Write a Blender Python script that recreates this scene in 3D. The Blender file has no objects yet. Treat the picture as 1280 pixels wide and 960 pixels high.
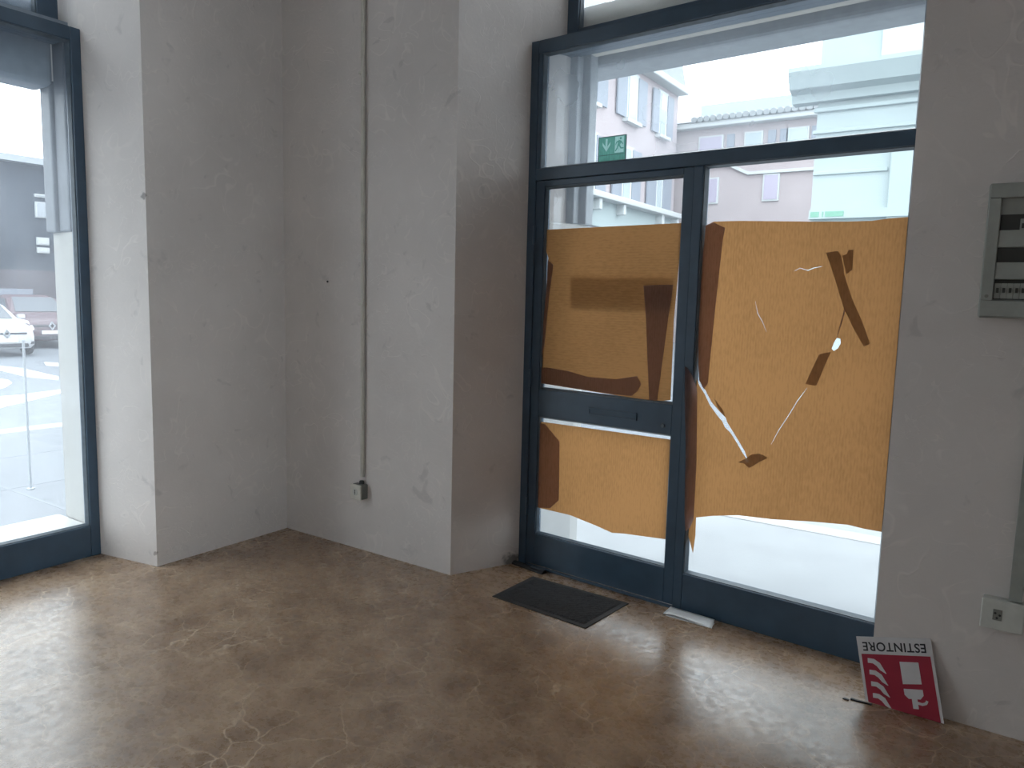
import bpy, bmesh, math, random
from mathutils import Vector, Matrix, noise
from mathutils.geometry import delaunay_2d_cdt
random.seed(7)
C = bpy.context.scene.collection
SC = bpy.context.scene
PI = math.pi

# ------------------------------------------------------------------ helpers
class MB:
    """collects shapes, then links them as one mesh object"""
    def __init__(s): s.bm = bmesh.new()
    def box(s, x0, x1, y0, y1, z0, z1):
        v = [s.bm.verts.new((x, y, z)) for z in (z0, z1) for y in (y0, y1) for x in (x0, x1)]
        for f in ((0,2,3,1),(4,5,7,6),(0,1,5,4),(2,6,7,3),(0,4,6,2),(1,3,7,5)): s.bm.faces.new([v[i] for i in f])
        return s
    def prism(s, pts, z0, z1):
        """footprint in xy, extruded in z"""
        a = [s.bm.verts.new((x, y, z0)) for x, y in pts]; b = [s.bm.verts.new((x, y, z1)) for x, y in pts]
        n = len(pts); s.bm.faces.new(a[::-1]); s.bm.faces.new(b)
        for i in range(n): s.bm.faces.new((a[i], a[(i+1) % n], b[(i+1) % n], b[i]))
        return s
    def vprism(s, pts, y0, y1):
        """outline in xz, extruded in y"""
        a = [s.bm.verts.new((x, y0, z)) for x, z in pts]; b = [s.bm.verts.new((x, y1, z)) for x, z in pts]
        n = len(pts); s.bm.faces.new(a); s.bm.faces.new(b[::-1])
        for i in range(n): s.bm.faces.new((a[i], b[i], b[(i+1) % n], a[(i+1) % n]))
        return s
    def xprism(s, pts, x0, x1):
        """outline in yz, extruded in x"""
        a = [s.bm.verts.new((x0, y, z)) for y, z in pts]; b = [s.bm.verts.new((x1, y, z)) for y, z in pts]
        n = len(pts); s.bm.faces.new(a[::-1]); s.bm.faces.new(b)
        for i in range(n): s.bm.faces.new((a[i], a[(i+1) % n], b[(i+1) % n], b[i]))
        return s
    def cyl(s, p0, p1, r, n=16, r1=None):
        p0 = Vector(p0); p1 = Vector(p1); d = p1 - p0
        q = Vector((0, 0, 1)).rotation_difference(d)
        m = Matrix.Translation((p0 + p1) / 2) @ q.to_matrix().to_4x4()
        bmesh.ops.create_cone(s.bm, cap_ends=True, segments=n, radius1=r, radius2=r if r1 is None else r1, depth=d.length, matrix=m)
        return s
    def build(s, name, m, parent=None, bevel=0, smooth=False, seg=2):
        bmesh.ops.recalc_face_normals(s.bm, faces=s.bm.faces)
        if smooth:
            for f in s.bm.faces: f.smooth = True
            for e_ in s.bm.edges: e_.smooth = len(e_.link_faces) != 2 or e_.calc_face_angle(0) < .75
        me = bpy.data.meshes.new(name); s.bm.to_mesh(me); s.bm.free()
        me.materials.append(m)
        o = bpy.data.objects.new(name, me); C.objects.link(o)
        if parent: o.parent = parent
        if bevel:
            b = o.modifiers.new('bevel', 'BEVEL'); b.width = bevel; b.segments = seg; b.limit_method = 'ANGLE'; b.angle_limit = math.radians(40)
        return o

def tag(o, label, cat, group=None, kind=None):
    o['label'] = label; o['category'] = cat
    if group: o['group'] = group
    if kind: o['kind'] = kind
    return o
def thing(name, label, cat, loc=(0, 0, 0), rz=0, group=None, rx=0, ry=0):
    o = bpy.data.objects.new(name, None); C.objects.link(o); o.empty_display_size = .1
    o.location = loc; o.rotation_euler = (rx, ry, rz)
    return tag(o, label, cat, group)
def struct(o, label=None):
    o['kind'] = 'structure'
    if label: o['label'] = label
    return o
def sempty(name, loc, rz=0, label=None):
    o = bpy.data.objects.new(name, None); C.objects.link(o); o.location = loc; o.rotation_euler = (0, 0, rz)
    return struct(o, label)

# ------------------------------------------------------------------ materials
def newmat(name):
    m = bpy.data.materials.new(name); m.use_nodes = True
    nt = m.node_tree; nt.nodes.clear()
    out = nt.nodes.new('ShaderNodeOutputMaterial')
    return m, nt, out
def N(nt, t, **kw):
    n = nt.nodes.new(t)
    for k, v in kw.items():
        if k in n.inputs: n.inputs[k].default_value = v
        else: setattr(n, k, v)
    return n
def ramp(nt, fac, stops):
    r = nt.nodes.new('ShaderNodeValToRGB'); e = r.color_ramp.elements
    while len(e) < len(stops): e.new(0.5)
    for i, (p, c) in enumerate(stops):
        e[i].position = p; e[i].color = (c[0], c[1], c[2], 1) if not isinstance(c, (int, float)) else (c, c, c, 1)
    nt.links.new(fac, r.inputs['Fac']); return r
def plain(name, col, rough=.6, metal=0, var=.08, scale=20, bump=0, spec=.5):
    """procedural paint: a colour with slight blotches and optional grain"""
    m, nt, out = newmat(name)
    p = N(nt, 'ShaderNodeBsdfPrincipled', Roughness=rough, Metallic=metal); p.inputs['Specular IOR Level'].default_value = spec
    tc = N(nt, 'ShaderNodeTexCoord'); nz = N(nt, 'ShaderNodeTexNoise', Scale=scale, Detail=4.0)
    nt.links.new(tc.outputs['Object'], nz.inputs['Vector'])
    r = ramp(nt, nz.outputs['Fac'], [(.3, [c * (1 - var) for c in col]), (.7, [min(1, c * (1 + var)) for c in col])])
    nt.links.new(r.outputs['Color'], p.inputs['Base Color'])
    if bump:
        b = N(nt, 'ShaderNodeBump', Strength=bump, Distance=.002); nt.links.new(nz.outputs['Fac'], b.inputs['Height']); nt.links.new(b.outputs['Normal'], p.inputs['Normal'])
    nt.links.new(p.outputs['BSDF'], out.inputs['Surface']); return m

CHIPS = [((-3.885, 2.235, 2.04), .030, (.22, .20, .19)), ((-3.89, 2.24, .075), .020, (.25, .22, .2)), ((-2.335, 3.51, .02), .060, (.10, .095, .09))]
def plaster(name, col, streak=.5, vscale=1.0):
    m, nt, out = newmat(name); L = nt.links.new
    p = N(nt, 'ShaderNodeBsdfPrincipled', Roughness=.62); p.inputs['Specular IOR Level'].default_value = .3
    geo = N(nt, 'ShaderNodeNewGeometry')
    big = N(nt, 'ShaderNodeTexNoise', Scale=1.3, Detail=5.0, Roughness=.6); L(geo.outputs['Position'], big.inputs['Vector'])
    cr = ramp(nt, big.outputs['Fac'], [(.3, [c * .90 for c in col]), (.7, [c * 1.05 for c in col])])
    # trowel strokes: thin curved lines at a level of a distorted noise, broken up by a mask
    st = N(nt, 'ShaderNodeTexNoise', Scale=4.5 * vscale, Detail=1.0, Distortion=1.6); L(geo.outputs['Position'], st.inputs['Vector'])
    ln = ramp(nt, st.outputs['Fac'], [(.470, 0), (.492, 1), (.50, 1), (.515, 0)])
    st2 = N(nt, 'ShaderNodeTexNoise', Scale=7.0 * vscale, Detail=1.5, Distortion=2.2); L(geo.outputs['Position'], st2.inputs['Vector'])
    ln2 = ramp(nt, st2.outputs['Fac'], [(.52, 0), (.545, 1), (.56, 0)])
    mk = N(nt, 'ShaderNodeTexNoise', Scale=2.7, Detail=2.0); L(geo.outputs['Position'], mk.inputs['Vector'])
    mr = ramp(nt, mk.outputs['Fac'], [(.46, 0), (.60, 1)])
    mul = N(nt, 'ShaderNodeMath', operation='MULTIPLY'); L(ln.outputs['Color'], mul.inputs[0]); L(mr.outputs['Color'], mul.inputs[1])
    mx = N(nt, 'ShaderNodeMath', operation='MAXIMUM'); L(mul.outputs[0], mx.inputs[0])
    m2 = N(nt, 'ShaderNodeMath', operation='MULTIPLY'); L(ln2.outputs['Color'], m2.inputs[0]); inv = ramp(nt, mk.outputs['Fac'], [(.40, 1), (.52, 0)]); L(inv.outputs['Color'], m2.inputs[1]); L(m2.outputs[0], mx.inputs[1])
    sc = N(nt, 'ShaderNodeMath', operation='MULTIPLY'); L(mx.outputs[0], sc.inputs[0]); sc.inputs[1].default_value = streak * .8
    mix = N(nt, 'ShaderNodeMix', data_type='RGBA'); L(sc.outputs[0], mix.inputs['Factor']); L(cr.outputs['Color'], mix.inputs['A']); mix.inputs['B'].default_value = (min(1, col[0] * 1.25), min(1, col[1] * 1.25), min(1, col[2] * 1.22), 1)
    # scattered grey scuffs
    sp = N(nt, 'ShaderNodeTexNoise', Scale=9.0, Detail=3.0, Distortion=.8); L(geo.outputs['Position'], sp.inputs['Vector'])
    sr = ramp(nt, sp.outputs['Fac'], [(.66, 0), (.74, .35)])
    mix2 = N(nt, 'ShaderNodeMix', data_type='RGBA'); L(sr.outputs['Color'], mix2.inputs['Factor']); L(mix.outputs['Result'], mix2.inputs['A']); mix2.inputs['B'].default_value = (col[0] * .6, col[1] * .6, col[2] * .62, 1)
    last = mix2.outputs['Result']
    # knocked corners and a sooty foot beside the door frame
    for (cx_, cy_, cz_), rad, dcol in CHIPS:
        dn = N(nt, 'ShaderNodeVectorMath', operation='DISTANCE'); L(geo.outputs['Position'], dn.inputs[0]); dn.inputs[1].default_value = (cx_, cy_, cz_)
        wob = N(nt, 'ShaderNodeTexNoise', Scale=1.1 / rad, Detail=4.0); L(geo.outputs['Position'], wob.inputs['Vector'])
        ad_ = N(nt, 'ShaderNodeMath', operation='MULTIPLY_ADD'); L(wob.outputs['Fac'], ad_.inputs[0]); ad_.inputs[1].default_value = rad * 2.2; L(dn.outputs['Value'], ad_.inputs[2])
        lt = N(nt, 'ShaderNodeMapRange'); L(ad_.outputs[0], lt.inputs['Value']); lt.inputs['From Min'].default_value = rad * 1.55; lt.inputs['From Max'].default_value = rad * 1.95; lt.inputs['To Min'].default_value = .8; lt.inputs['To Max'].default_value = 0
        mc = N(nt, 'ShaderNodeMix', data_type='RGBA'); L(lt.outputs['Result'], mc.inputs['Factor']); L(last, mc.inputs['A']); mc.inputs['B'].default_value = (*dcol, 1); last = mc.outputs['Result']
    L(last, p.inputs['Base Color'])
    fine = N(nt, 'ShaderNodeTexNoise', Scale=60.0, Detail=4.0); L(geo.outputs['Position'], fine.inputs['Vector'])
    ad = N(nt, 'ShaderNodeMath', operation='MULTIPLY_ADD'); L(mx.outputs[0], ad.inputs[0]); ad.inputs[1].default_value = .8; L(fine.outputs['Fac'], ad.inputs[2])
    b = N(nt, 'ShaderNodeBump', Strength=.25, Distance=.004); L(ad.outputs[0], b.inputs['Height']); L(b.outputs['Normal'], p.inputs['Normal'])
    L(p.outputs['BSDF'], out.inputs['Surface']); return m

def floor_mat():
    m, nt, out = newmat('brown marbled floor'); L = nt.links.new
    p = N(nt, 'ShaderNodeBsdfPrincipled', Roughness=.3); p.inputs['Specular IOR Level'].default_value = 1.0
    geo = N(nt, 'ShaderNodeNewGeometry')
    wn = N(nt, 'ShaderNodeTexNoise', Scale=3.0, Detail=3.0); L(geo.outputs['Position'], wn.inputs['Vector'])
    off = N(nt, 'ShaderNodeVectorMath', operation='MULTIPLY_ADD'); L(wn.outputs['Color'], off.inputs[0]); off.inputs[1].default_value = (.32, .32, .32); L(geo.outputs['Position'], off.inputs[2])
    v = N(nt, 'ShaderNodeTexVoronoi', feature='DISTANCE_TO_EDGE', Scale=5.2); L(off.outputs[0], v.inputs['Vector'])
    vl = ramp(nt, v.outputs['Distance'], [(0, 1), (.008, .7), (.022, 0)])
    mk = N(nt, 'ShaderNodeTexNoise', Scale=2.2, Detail=3.0); L(geo.outputs['Position'], mk.inputs['Vector'])
    mr = ramp(nt, mk.outputs['Fac'], [(.40, .05), (.60, .75)])
    mul = N(nt, 'ShaderNodeMath', operation='MULTIPLY'); L(vl.outputs['Color'], mul.inputs[0]); L(mr.outputs['Color'], mul.inputs[1])
    v2 = N(nt, 'ShaderNodeTexVoronoi', feature='DISTANCE_TO_EDGE', Scale=12.0); L(off.outputs[0], v2.inputs['Vector'])
    vl2 = ramp(nt, v2.outputs['Distance'], [(0, .5), (.03, 0)])
    mr2 = ramp(nt, mk.outputs['Fac'], [(.38, .8), (.55, 0)])
    mul2 = N(nt, 'ShaderNodeMath', operation='MULTIPLY'); L(vl2.outputs['Color'], mul2.inputs[0]); L(mr2.outputs['Color'], mul2.inputs[1])
    mx = N(nt, 'ShaderNodeMath', operation='MAXIMUM'); L(mul.outputs[0], mx.inputs[0]); L(mul2.outputs[0], mx.inputs[1])
    bl = N(nt, 'ShaderNodeTexNoise', Scale=5.0, Detail=6.0, Roughness=.65); L(geo.outputs['Position'], bl.inputs['Vector'])
    base = ramp(nt, bl.outputs['Fac'], [(.34, FL_D), (.52, FL_M), (.68, FL_L)])
    mix = N(nt, 'ShaderNodeMix', data_type='RGBA'); L(mx.outputs[0], mix.inputs['Factor']); L(base.outputs['Color'], mix.inputs['A']); mix.inputs['B'].default_value = FL_V
    # grime specks and smudges
    gs = N(nt, 'ShaderNodeTexNoise', Scale=26.0, Detail=5.0, Roughness=.7); L(geo.outputs['Position'], gs.inputs['Vector'])
    gr = ramp(nt, gs.outputs['Fac'], [(.56, 0), (.68, .5)])
    mix2 = N(nt, 'ShaderNodeMix', data_type='RGBA'); L(gr.outputs['Color'], mix2.inputs['Factor']); L(mix.outputs['Result'], mix2.inputs['A']); mix2.inputs['B'].default_value = (.09, .06, .04, 1)
    L(mix2.outputs['Result'], p.inputs['Base Color'])
    rr = ramp(nt, gs.outputs['Fac'], [(.35, .20), (.65, .38)]); L(rr.outputs['Color'], p.inputs['Roughness'])
    bu = N(nt, 'ShaderNodeBump', Strength=.12, Distance=.003); L(bl.outputs['Fac'], bu.inputs['Height']); L(bu.outputs['Normal'], p.inputs['Normal'])
    L(p.outputs['BSDF'], out.inputs['Surface']); return m

def glass_mat(name, dirt=.08, col=(.93, .97, .98)):
    """thin pane: see-through, a faint mirror, and a pale film of dirt and added haze"""
    m, nt, out = newmat(name); L = nt.links.new
    tr = N(nt, 'ShaderNodeBsdfTransparent'); tr.inputs['Color'].default_value = (*col, 1)
    gl = N(nt, 'ShaderNodeBsdfGlossy', Roughness=.02); gl.inputs['Color'].default_value = (.9, .95, 1, 1)
    fr = N(nt, 'ShaderNodeFresnel', IOR=1.45)
    mx = N(nt, 'ShaderNodeMixShader'); L(fr.outputs['Fac'], mx.inputs['Fac']); L(tr.outputs['BSDF'], mx.inputs[1]); L(gl.outputs['BSDF'], mx.inputs[2])
    tl = N(nt, 'ShaderNodeBsdfTranslucent'); tl.inputs['Color'].default_value = (.86, .92, 1.0, 1)
    geo = N(nt, 'ShaderNodeNewGeometry'); nz = N(nt, 'ShaderNodeTexNoise', Scale=2.5, Detail=5.0); L(geo.outputs['Position'], nz.inputs['Vector'])
    r = ramp(nt, nz.outputs['Fac'], [(.3, dirt * .6), (.7, dirt * 1.4)])
    m2 = N(nt, 'ShaderNodeMixShader'); L(r.outputs['Color'], m2.inputs['Fac']); L(mx.outputs['Shader'], m2.inputs[1]); L(tl.outputs['BSDF'], m2.inputs[2])
    L(m2.outputs['Shader'], out.inputs['Surface']); return m

def paper_mat(name, tcol, dcol, axis='Z', rib=150.0, tfac=.6):
    m, nt, out = newmat(name); L = nt.links.new
    tc = N(nt, 'ShaderNodeTexCoord')
    wv = N(nt, 'ShaderNodeTexWave', Scale=rib / 6.28, Distortion=1.5, Detail=2.0); wv.bands_direction = axis; wv.inputs['Detail Scale'].default_value = 3.0
    L(tc.outputs['Object'], wv.inputs['Vector'])
    mp = N(nt, 'ShaderNodeMapping'); L(tc.outputs['Object'], mp.inputs['Vector'])
    mp.inputs['Scale'].default_value = (110, 110, 30) if axis == 'X' else (30, 110, 110)
    nz = N(nt, 'ShaderNodeTexNoise', Scale=1.0, Detail=4.0); L(mp.outputs['Vector'], nz.inputs['Vector'])
    bl = N(nt, 'ShaderNodeTexNoise', Scale=3.0, Detail=3.0); L(tc.outputs['Object'], bl.inputs['Vector'])
    a = N(nt, 'ShaderNodeMath', operation='MULTIPLY_ADD'); L(wv.outputs['Fac'], a.inputs[0]); a.inputs[1].default_value = .12; L(nz.outputs['Fac'], a.inputs[2])
    b = N(nt, 'ShaderNodeMath', operation='MULTIPLY_ADD'); L(bl.outputs['Fac'], b.inputs[0]); b.inputs[1].default_value = .6; L(a.outputs[0], b.inputs[2])
    rt = ramp(nt, b.outputs[0], [(.55, [c * .88 for c in tcol]), (1.15 / 1.2, [min(1, c * 1.12) for c in tcol])])
    rd = ramp(nt, b.outputs[0], [(.55, [c * .88 for c in dcol]), (1.15 / 1.2, [min(1, c * 1.12) for c in dcol])])
    t = N(nt, 'ShaderNodeBsdfTranslucent'); L(rt.outputs['Color'], t.inputs['Color'])
    d = N(nt, 'ShaderNodeBsdfDiffuse'); L(rd.outputs['Color'], d.inputs['Color'])
    mx = N(nt, 'ShaderNodeMixShader', Fac=1 - tfac); L(t.outputs['BSDF'], mx.inputs[1]); L(d.outputs['BSDF'], mx.inputs[2])
    L(mx.outputs['Shader'], out.inputs['Surface']); return m

FL_D = (.215, .135, .082); FL_M = (.33, .22, .140); FL_L = (.43, .305, .20); FL_V = (.74, .58, .42, 1)
M = dict(
    wall=plaster('trowelled plaster', (.67, .625, .60), .38),
    ceiling=plaster('ceiling plaster', (.62, .60, .58), .2),
    outwall=plain('outer render', (.64, .60, .54), .8, var=.06, scale=6, bump=.3),
    floor=floor_mat(),
    frame=plain('dark blue steel paint', (.036, .072, .115), .38, var=.15, scale=9, spec=.6),
    bead=plain('brightened bead paint', (.10, .13, .16), .35, var=.15, scale=30),  # lighter than the frame paint, as if the beads caught light
    glass=glass_mat('dusty glass', .07),
    glass_up=glass_mat('dusty veiled glass', .22),  # dirt film raised to paint a bright veil over the view
    glass_left=glass_mat('hazy shop glass', .15),
    paper_h=paper_mat('kraft paper cross ribs', (.41, .20, .075), (.38, .22, .11), 'Z'),
    paper_v=paper_mat('kraft paper upright ribs', (.40, .195, .073), (.38, .22, .11), 'X'),
    fold=paper_mat('folded kraft paper', (.48, .36, .36), (.17, .11, .095), 'X', tfac=.5),
    tape=paper_mat('brown packing tape', (.50, .38, .26), (.17, .11, .075), 'X', tfac=.5),
    notice=paper_mat('grey card', (.75, .72, .66), (.4, .4, .4), 'X', tfac=.75),
    cream=plain('cream plastic', (.60, .58, .52), .45),
    conduit=plain('pale plastic conduit', (.58, .56, .50), .4),
    greyplastic=plain('grey plastic', (.30, .315, .29), .45),
    darkplastic=plain('dark plastic', (.03, .032, .03), .5),
    socketdark=plain('dark socket holes', (.02, .02, .02), .6),
    boxgrey=plain('grey junction plastic', (.20, .20, .18), .5),
    mat=plain('charcoal mat pile', (.030, .031, .034), .95, var=.4, scale=120, bump=1.0),
    matedge=plain('rubber mat border', (.03, .03, .031), .7, var=.2),
    rubber=plain('black rubber', (.02, .022, .025), .5, var=.2),
    sheet=plain('white paper', (.86, .89, .90), .35, var=.03, spec=.9),
    signwhite=plain('sign white plastic', (.60, .59, .60), .45, var=.04),
    signred=plain('sign red ink', (.33, .02, .045), .45, var=.05),
    signink=plain('black ink', (.02, .02, .025), .6),
    green=paper_mat('green sign film', (.15, .36, .30), (.08, .28, .22), 'X', tfac=.6),
    greenwhite=paper_mat('pale green sign film', (.36, .58, .54), (.45, .70, .66), 'X', tfac=.6),
    greenedge=plain('grey green sign edge', (.10, .17, .17), .5),
    pave=plain('pale stone paving', (.30, .31, .32), .65, var=.07, scale=3),
    pave_left=plain('grey stone paving', (.145, .155, .17), .6, var=.12, scale=6),
    kerb=plain('white stone kerb', (.42, .425, .43), .6, var=.05),
    asphalt=plain('wet asphalt', (.15, .165, .185), .45, var=.2, scale=8, bump=.3),
    zebra=plain('white road paint', (.55, .56, .57), .6, var=.04),
    sill=plain('white stone sill', (.52, .51, .49), .5, var=.06, scale=8),
    shutterbox=plain('grey painted metal', (.36, .39, .42), .5, var=.08),
    midbox=plain('mid grey painted metal', (.24, .28, .33), .5, var=.08),
    lining=plain('cream reveal paint', (.36, .35, .325), .7, var=.05),
    darkbox=plain('dark grey painted metal', (.10, .115, .135), .5, var=.08),
    pinkwall=plain('pink render', (.40, .345, .355), .85, var=.04, scale=1.5),
    pinkwall2=plain('rose render', (.40, .345, .35), .85, var=.05, scale=1.5),
    palewall=plain('pale green white render', (.37, .435, .44), .8, var=.03, scale=1.5),
    whitetrim=plain('white stone trim', (.50, .52, .52), .6, var=.03),
    shutter=plain('grey blue shutters', (.24, .265, .31), .6, var=.05),
    pane=plain('window pane in facade', (.40, .46, .48), .15, var=.05),
    darkpane=plain('dark window pane', (.16, .17, .2), .15, var=.05),
    paneviolet=plain('violet grey pane', (.40, .36, .45), .3, var=.05),
    roof=plain('roof tile', (.32, .34, .35), .8, var=.12, scale=6),
    darkfacade=plain('dark blue grey facade', (.035, .045, .062), .8, var=.12, scale=1.0),
    darkbase=plain('mauve grey shop base', (.09, .08, .09), .8, var=.1, scale=1.5),
    carwhite=plain('white car paint', (.55, .56, .57), .2, var=.01, spec=.7),
    carred=plain('maroon grey car paint', (.13, .09, .10), .4, var=.02, spec=.4),
    carglass=plain('car glass', (.10, .11, .125), .3, var=.02, spec=.3),
    cardark=plain('black car trim', (.05, .05, .055), .5),
    chrome=plain('chrome', (.45, .46, .48), .25, metal=.8),
    lamp=plain('headlamp glass', (.85, .87, .9), .1, spec=.8),
    tyre=plain('tyre rubber', (.03, .03, .03), .8),
    signgreen=plain('green shop board', (.17, .36, .27), .6),
    outlet=plain('white outlet plastic', (.55, .56, .52), .45),
)

# ------------------------------------------------------------------ key dimensions (metres; camera stands at x=y=0)
xL, yD = -3.8794, 3.1501            # inner faces: left wall, door wall
yP, yP2, xW = 2.2476, 2.1675, -4.3254   # splayed reveal of the left window, plane of its frame
xR, xR2, yF = -2.4985, -2.3115, 3.5547  # splayed reveal of the door, plane of its frame
sF = -.0671; ang = math.atan(sF)    # door plane is slightly turned
xRR = -.3595
XB, YB, ZC = .50, -3.6, 4.9
XE, YS = 1.55, .60                   # unseen room widening added; the right wall's end shades the door wall's right side
OUTX, OUTY = -4.80, 4.12            # outer faces of the walls
def DW(u, o=0):                     # door-plane coordinates -> world xy
    c, s = math.cos(ang), math.sin(ang)
    return (xR2 + c * u - s * o, yF + s * u + c * o)

# ------------------------------------------------------------------ room shell
FP = [(-4.80, YB), (XE, YB), (XE, YS + .2), (XB + .2, YS + .2), (XB + .2, 4.12), (-4.80, 4.12)]
struct(MB().prism(FP, -.30, 0).build('floor', M['floor']))
struct(MB().prism(FP, ZC, ZC + .2).build('ceiling', M['ceiling']))
WF, WZ = 4.7, 3.86                            # head of the openings
lr = DW(.02, .36)                    # outer arris of the left door reveal
e = Vector((xR2 - xR, yF - yD)).normalized()
w = MB()
w.prism([(xL, yD), (xR, yD), (xR2, yF), (DW(.095, .2)), (DW(.105, .36)), (DW(-.05, .37)), (-2.36, OUTY), (OUTX, OUTY)], 0, ZC)
w.prism([(xRR, yD), (XB, yD), (XB, OUTY), (DW(1.98, .55)[0], OUTY), (DW(1.98, .3)), (-.325, yF - .12)], 0, ZC)
w.box(-3.0, 0, 3.40, 4.12, WF, ZC)
struct(w.build('wall_front', M['wall']))
w = MB()
w.prism([(xL, yP), (xL, yD), (OUTX, OUTY), (OUTX, 2.225), (-4.72, 2.175), (xW - .02, yP2 - .004), (xW, yP2)][::-1], 0, ZC)
YW0 = .15                            # near side of the left window
w.box(OUTX, xL, YB, YW0, 0, ZC)
w.box(OUTX, xL, YW0, 2.2, WZ, ZC)
w.box(OUTX, xW - .04, YW0, 2.155, 0, .05)
struct(w.build('wall_left', M['wall']))
WY0, WY1 = YB + .15, .10             # added fill window in the right side wall, unseen behind the camera
w = MB(); w.box(XB, XB + .2, YS, OUTY, 0, ZC); w.box(XB + .2, XE + .2, YS, YS + .2, 0, ZC); w.box(XE, XE + .2, WY1, YS, 0, ZC); w.box(XE, XE + .2, YB, WY0, 0, ZC)
w.box(XE, XE + .2, WY0, WY1, 0, .1); w.box(XE, XE + .2, WY0, WY1, 4.75, ZC)
struct(w.build('wall_right', M['wall']))
struct(MB().box(OUTX, XE + .2, YB - .2, YB, 0, ZC).build('wall_back', M['wall']))
w5 = sempty('fill_window', (XE + .1, WY0, .1), 0, 'added fill window, unseen behind the camera')
LW = WY1 - WY0
m = MB()
for i in range(3): m.box(-.03, .03, max(0, i * LW / 2 - .03), min(LW, i * LW / 2 + .03), 0, 4.65)
m.box(-.029, .029, 0, LW, 0, .06).box(-.029, .029, 0, LW, 4.59, 4.65).box(-.029, .029, 0, LW, 2.55, 2.61)
m.build('frame', M['frame'], w5)
m = MB(); v = [m.bm.verts.new(q) for q in ((0, 0, 0), (0, LW, 0), (0, LW, 4.65), (0, 0, 4.65))]; m.bm.faces.new(v); m.build('glass_pane', M['glass'], w5)

# ------------------------------------------------------------------ door front (local frame: x along the door, y to the street)
DL = (xR2, yF, 0)
def dempty(name, cat=None, label=None, u=0, z=0, o=0, group=None):
    x, y = DW(u, o)
    if cat is None: return sempty(name, (x, y, z), ang, label)
    return thing(name, label, cat, (x, y, z), ang, group)
def bead_rect(m, u0, u1, z0, z1, y0, y1, t=.013):
    """sloping glazing bead round a pane: mitred, thin at the room side"""
    ou = [(u0, z0), (u1, z0), (u1, z1), (u0, z1)]; inn = [(u0 + t, z0 + t), (u1 - t, z0 + t), (u1 - t, z1 - t), (u0 + t, z1 - t)]
    for i in range(4):
        j = (i + 1) % 4
        a, b, c, d = ou[i], ou[j], inn[j], inn[i]
        k = .35
        a2 = (a[0] + (d[0] - a[0]) * k, a[1] + (d[1] - a[1]) * k); b2 = (b[0] + (c[0] - b[0]) * k, b[1] + (c[1] - b[1]) * k)
        vs = [m.bm.verts.new((q[0], yy, q[1])) for q, yy in ((a, y0), (b, y0), (a, y1), (b, y1), (d, y1), (c, y1), (a2, y0), (b2, y0))]
        for f in ((0, 1, 7, 6), (6, 7, 5, 4), (0, 2, 3, 1), (2, 4, 5, 3), (0, 6, 4, 2), (1, 3, 5, 7)): m.bm.faces.new([vs[q] for q in f])

def pane(parent, u0, u1, z0, z1, mat, bead=True, y=.034, frame_y=.016, name='glass_pane'):
    MB().box(u0 - .005, u1 + .005, y, y + .005, z0 - .005, z1 + .005)
    m = MB(); v = [m.bm.verts.new((a, y, b)) for a, b in ((u0, z0), (u1, z0), (u1, z1), (u0, z1))]; m.bm.faces.new(v)
    g = m.build(name, mat, parent)
    if bead:
        m = MB(); bead_rect(m, u0, u1, z0, z1, frame_y, y - .001); m.build('glazing_bead', M['bead'], parent)
    return g

EX = 1.985                          # right end of the shopfront
d1 = dempty('door_1')
d1['label'] = 'glazed dark steel door leaf, papered over inside, in the shopfront'
UL0, UL1 = .052, .984
m = MB()
m.box(UL0, .108, .008, .066, .012, 2.192).box(.930, UL1, .008, .066, .012, 2.192)
m.build('stile', M['frame'], d1, bevel=.003)
MB().box(.108, .930, .0085, .0655, 2.160, 2.192).build('top_rail', M['frame'], d1, bevel=.003)
MB().box(.108, .930, .0085, .0655, .886, 1.038).build('middle_rail', M['frame'], d1, bevel=.003)
MB().box(.108, .930, .0085, .0655, .012, .196).build('bottom_rail', M['frame'], d1, bevel=.003)
pane(d1, .108, .930, 1.038, 2.160, M['glass'])
pane(d1, .108, .930, .196, .886, M['glass'])
ms = MB(); ms.box(.444, .735, .002, .0086, .934, .944).box(.444, .735, .002, .0086, .964, .974).box(.444, .452, .002, .0086, .944, .964).box(.727, .735, .002, .0086, .944, .964)
ms.box(.452, .727, .0055, .0086, .944, .964)
ms.build('mail_slot', M['frame'], d1, bevel=.0015)
MB().cyl((.885, -.002, .929), (.885, .010, .929), .010, 20).build('lock_cylinder', M['bead'], d1, bevel=.002)
for z in (.35, 1.1, 1.9): MB().cyl((.050, .002, z - .05), (.050, .002, z + .05), .008, 12).build('hinge', M['frame'], d1, bevel=.002)

w1 = dempty('window_1')
w1['label'] = 'fixed shopfront frame of dark steel with side light and transom'
m = MB(); m.box(0, .050, 0, .075, 0, 2.936); m.build('jamb', M['frame'], w1, bevel=.004)
m = MB(); m.box(.050, EX, .0005, .0745, 2.867, 2.936); m.build('head_bar', M['frame'], w1, bevel=.004)
m = MB(); m.box(.050, EX, .0005, .0745, 2.194, 2.256); m.build('transom_bar', M['frame'], w1, bevel=.004)
m = MB(); m.box(.986, 1.034, .0005, .0745, 0, 2.194); m.build('mullion', M['frame'], w1, bevel=.004)
m = MB(); m.box(1.034, EX, .001, .074, 0, .192); m.build('bottom_rail', M['frame'], w1, bevel=.004)
m = MB(); m.box(1.928, EX, 0, .075, .192, 2.194).box(1.928, EX, 0, .075, 2.256, 2.867); m.build('jamb', M['frame'], w1, bevel=.004)
m = MB(); m.box(.050, .074, .004, .07, 2.256, 2.867); m.build('inner_jamb', M['frame'], w1, bevel=.004)
pane(w1, 1.034, 1.928, .192, 2.194, M['glass'], frame_y=.008)
pane(w1, .074, 1.928, 2.256, 2.867, M['glass_up'], frame_y=.008)
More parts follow.
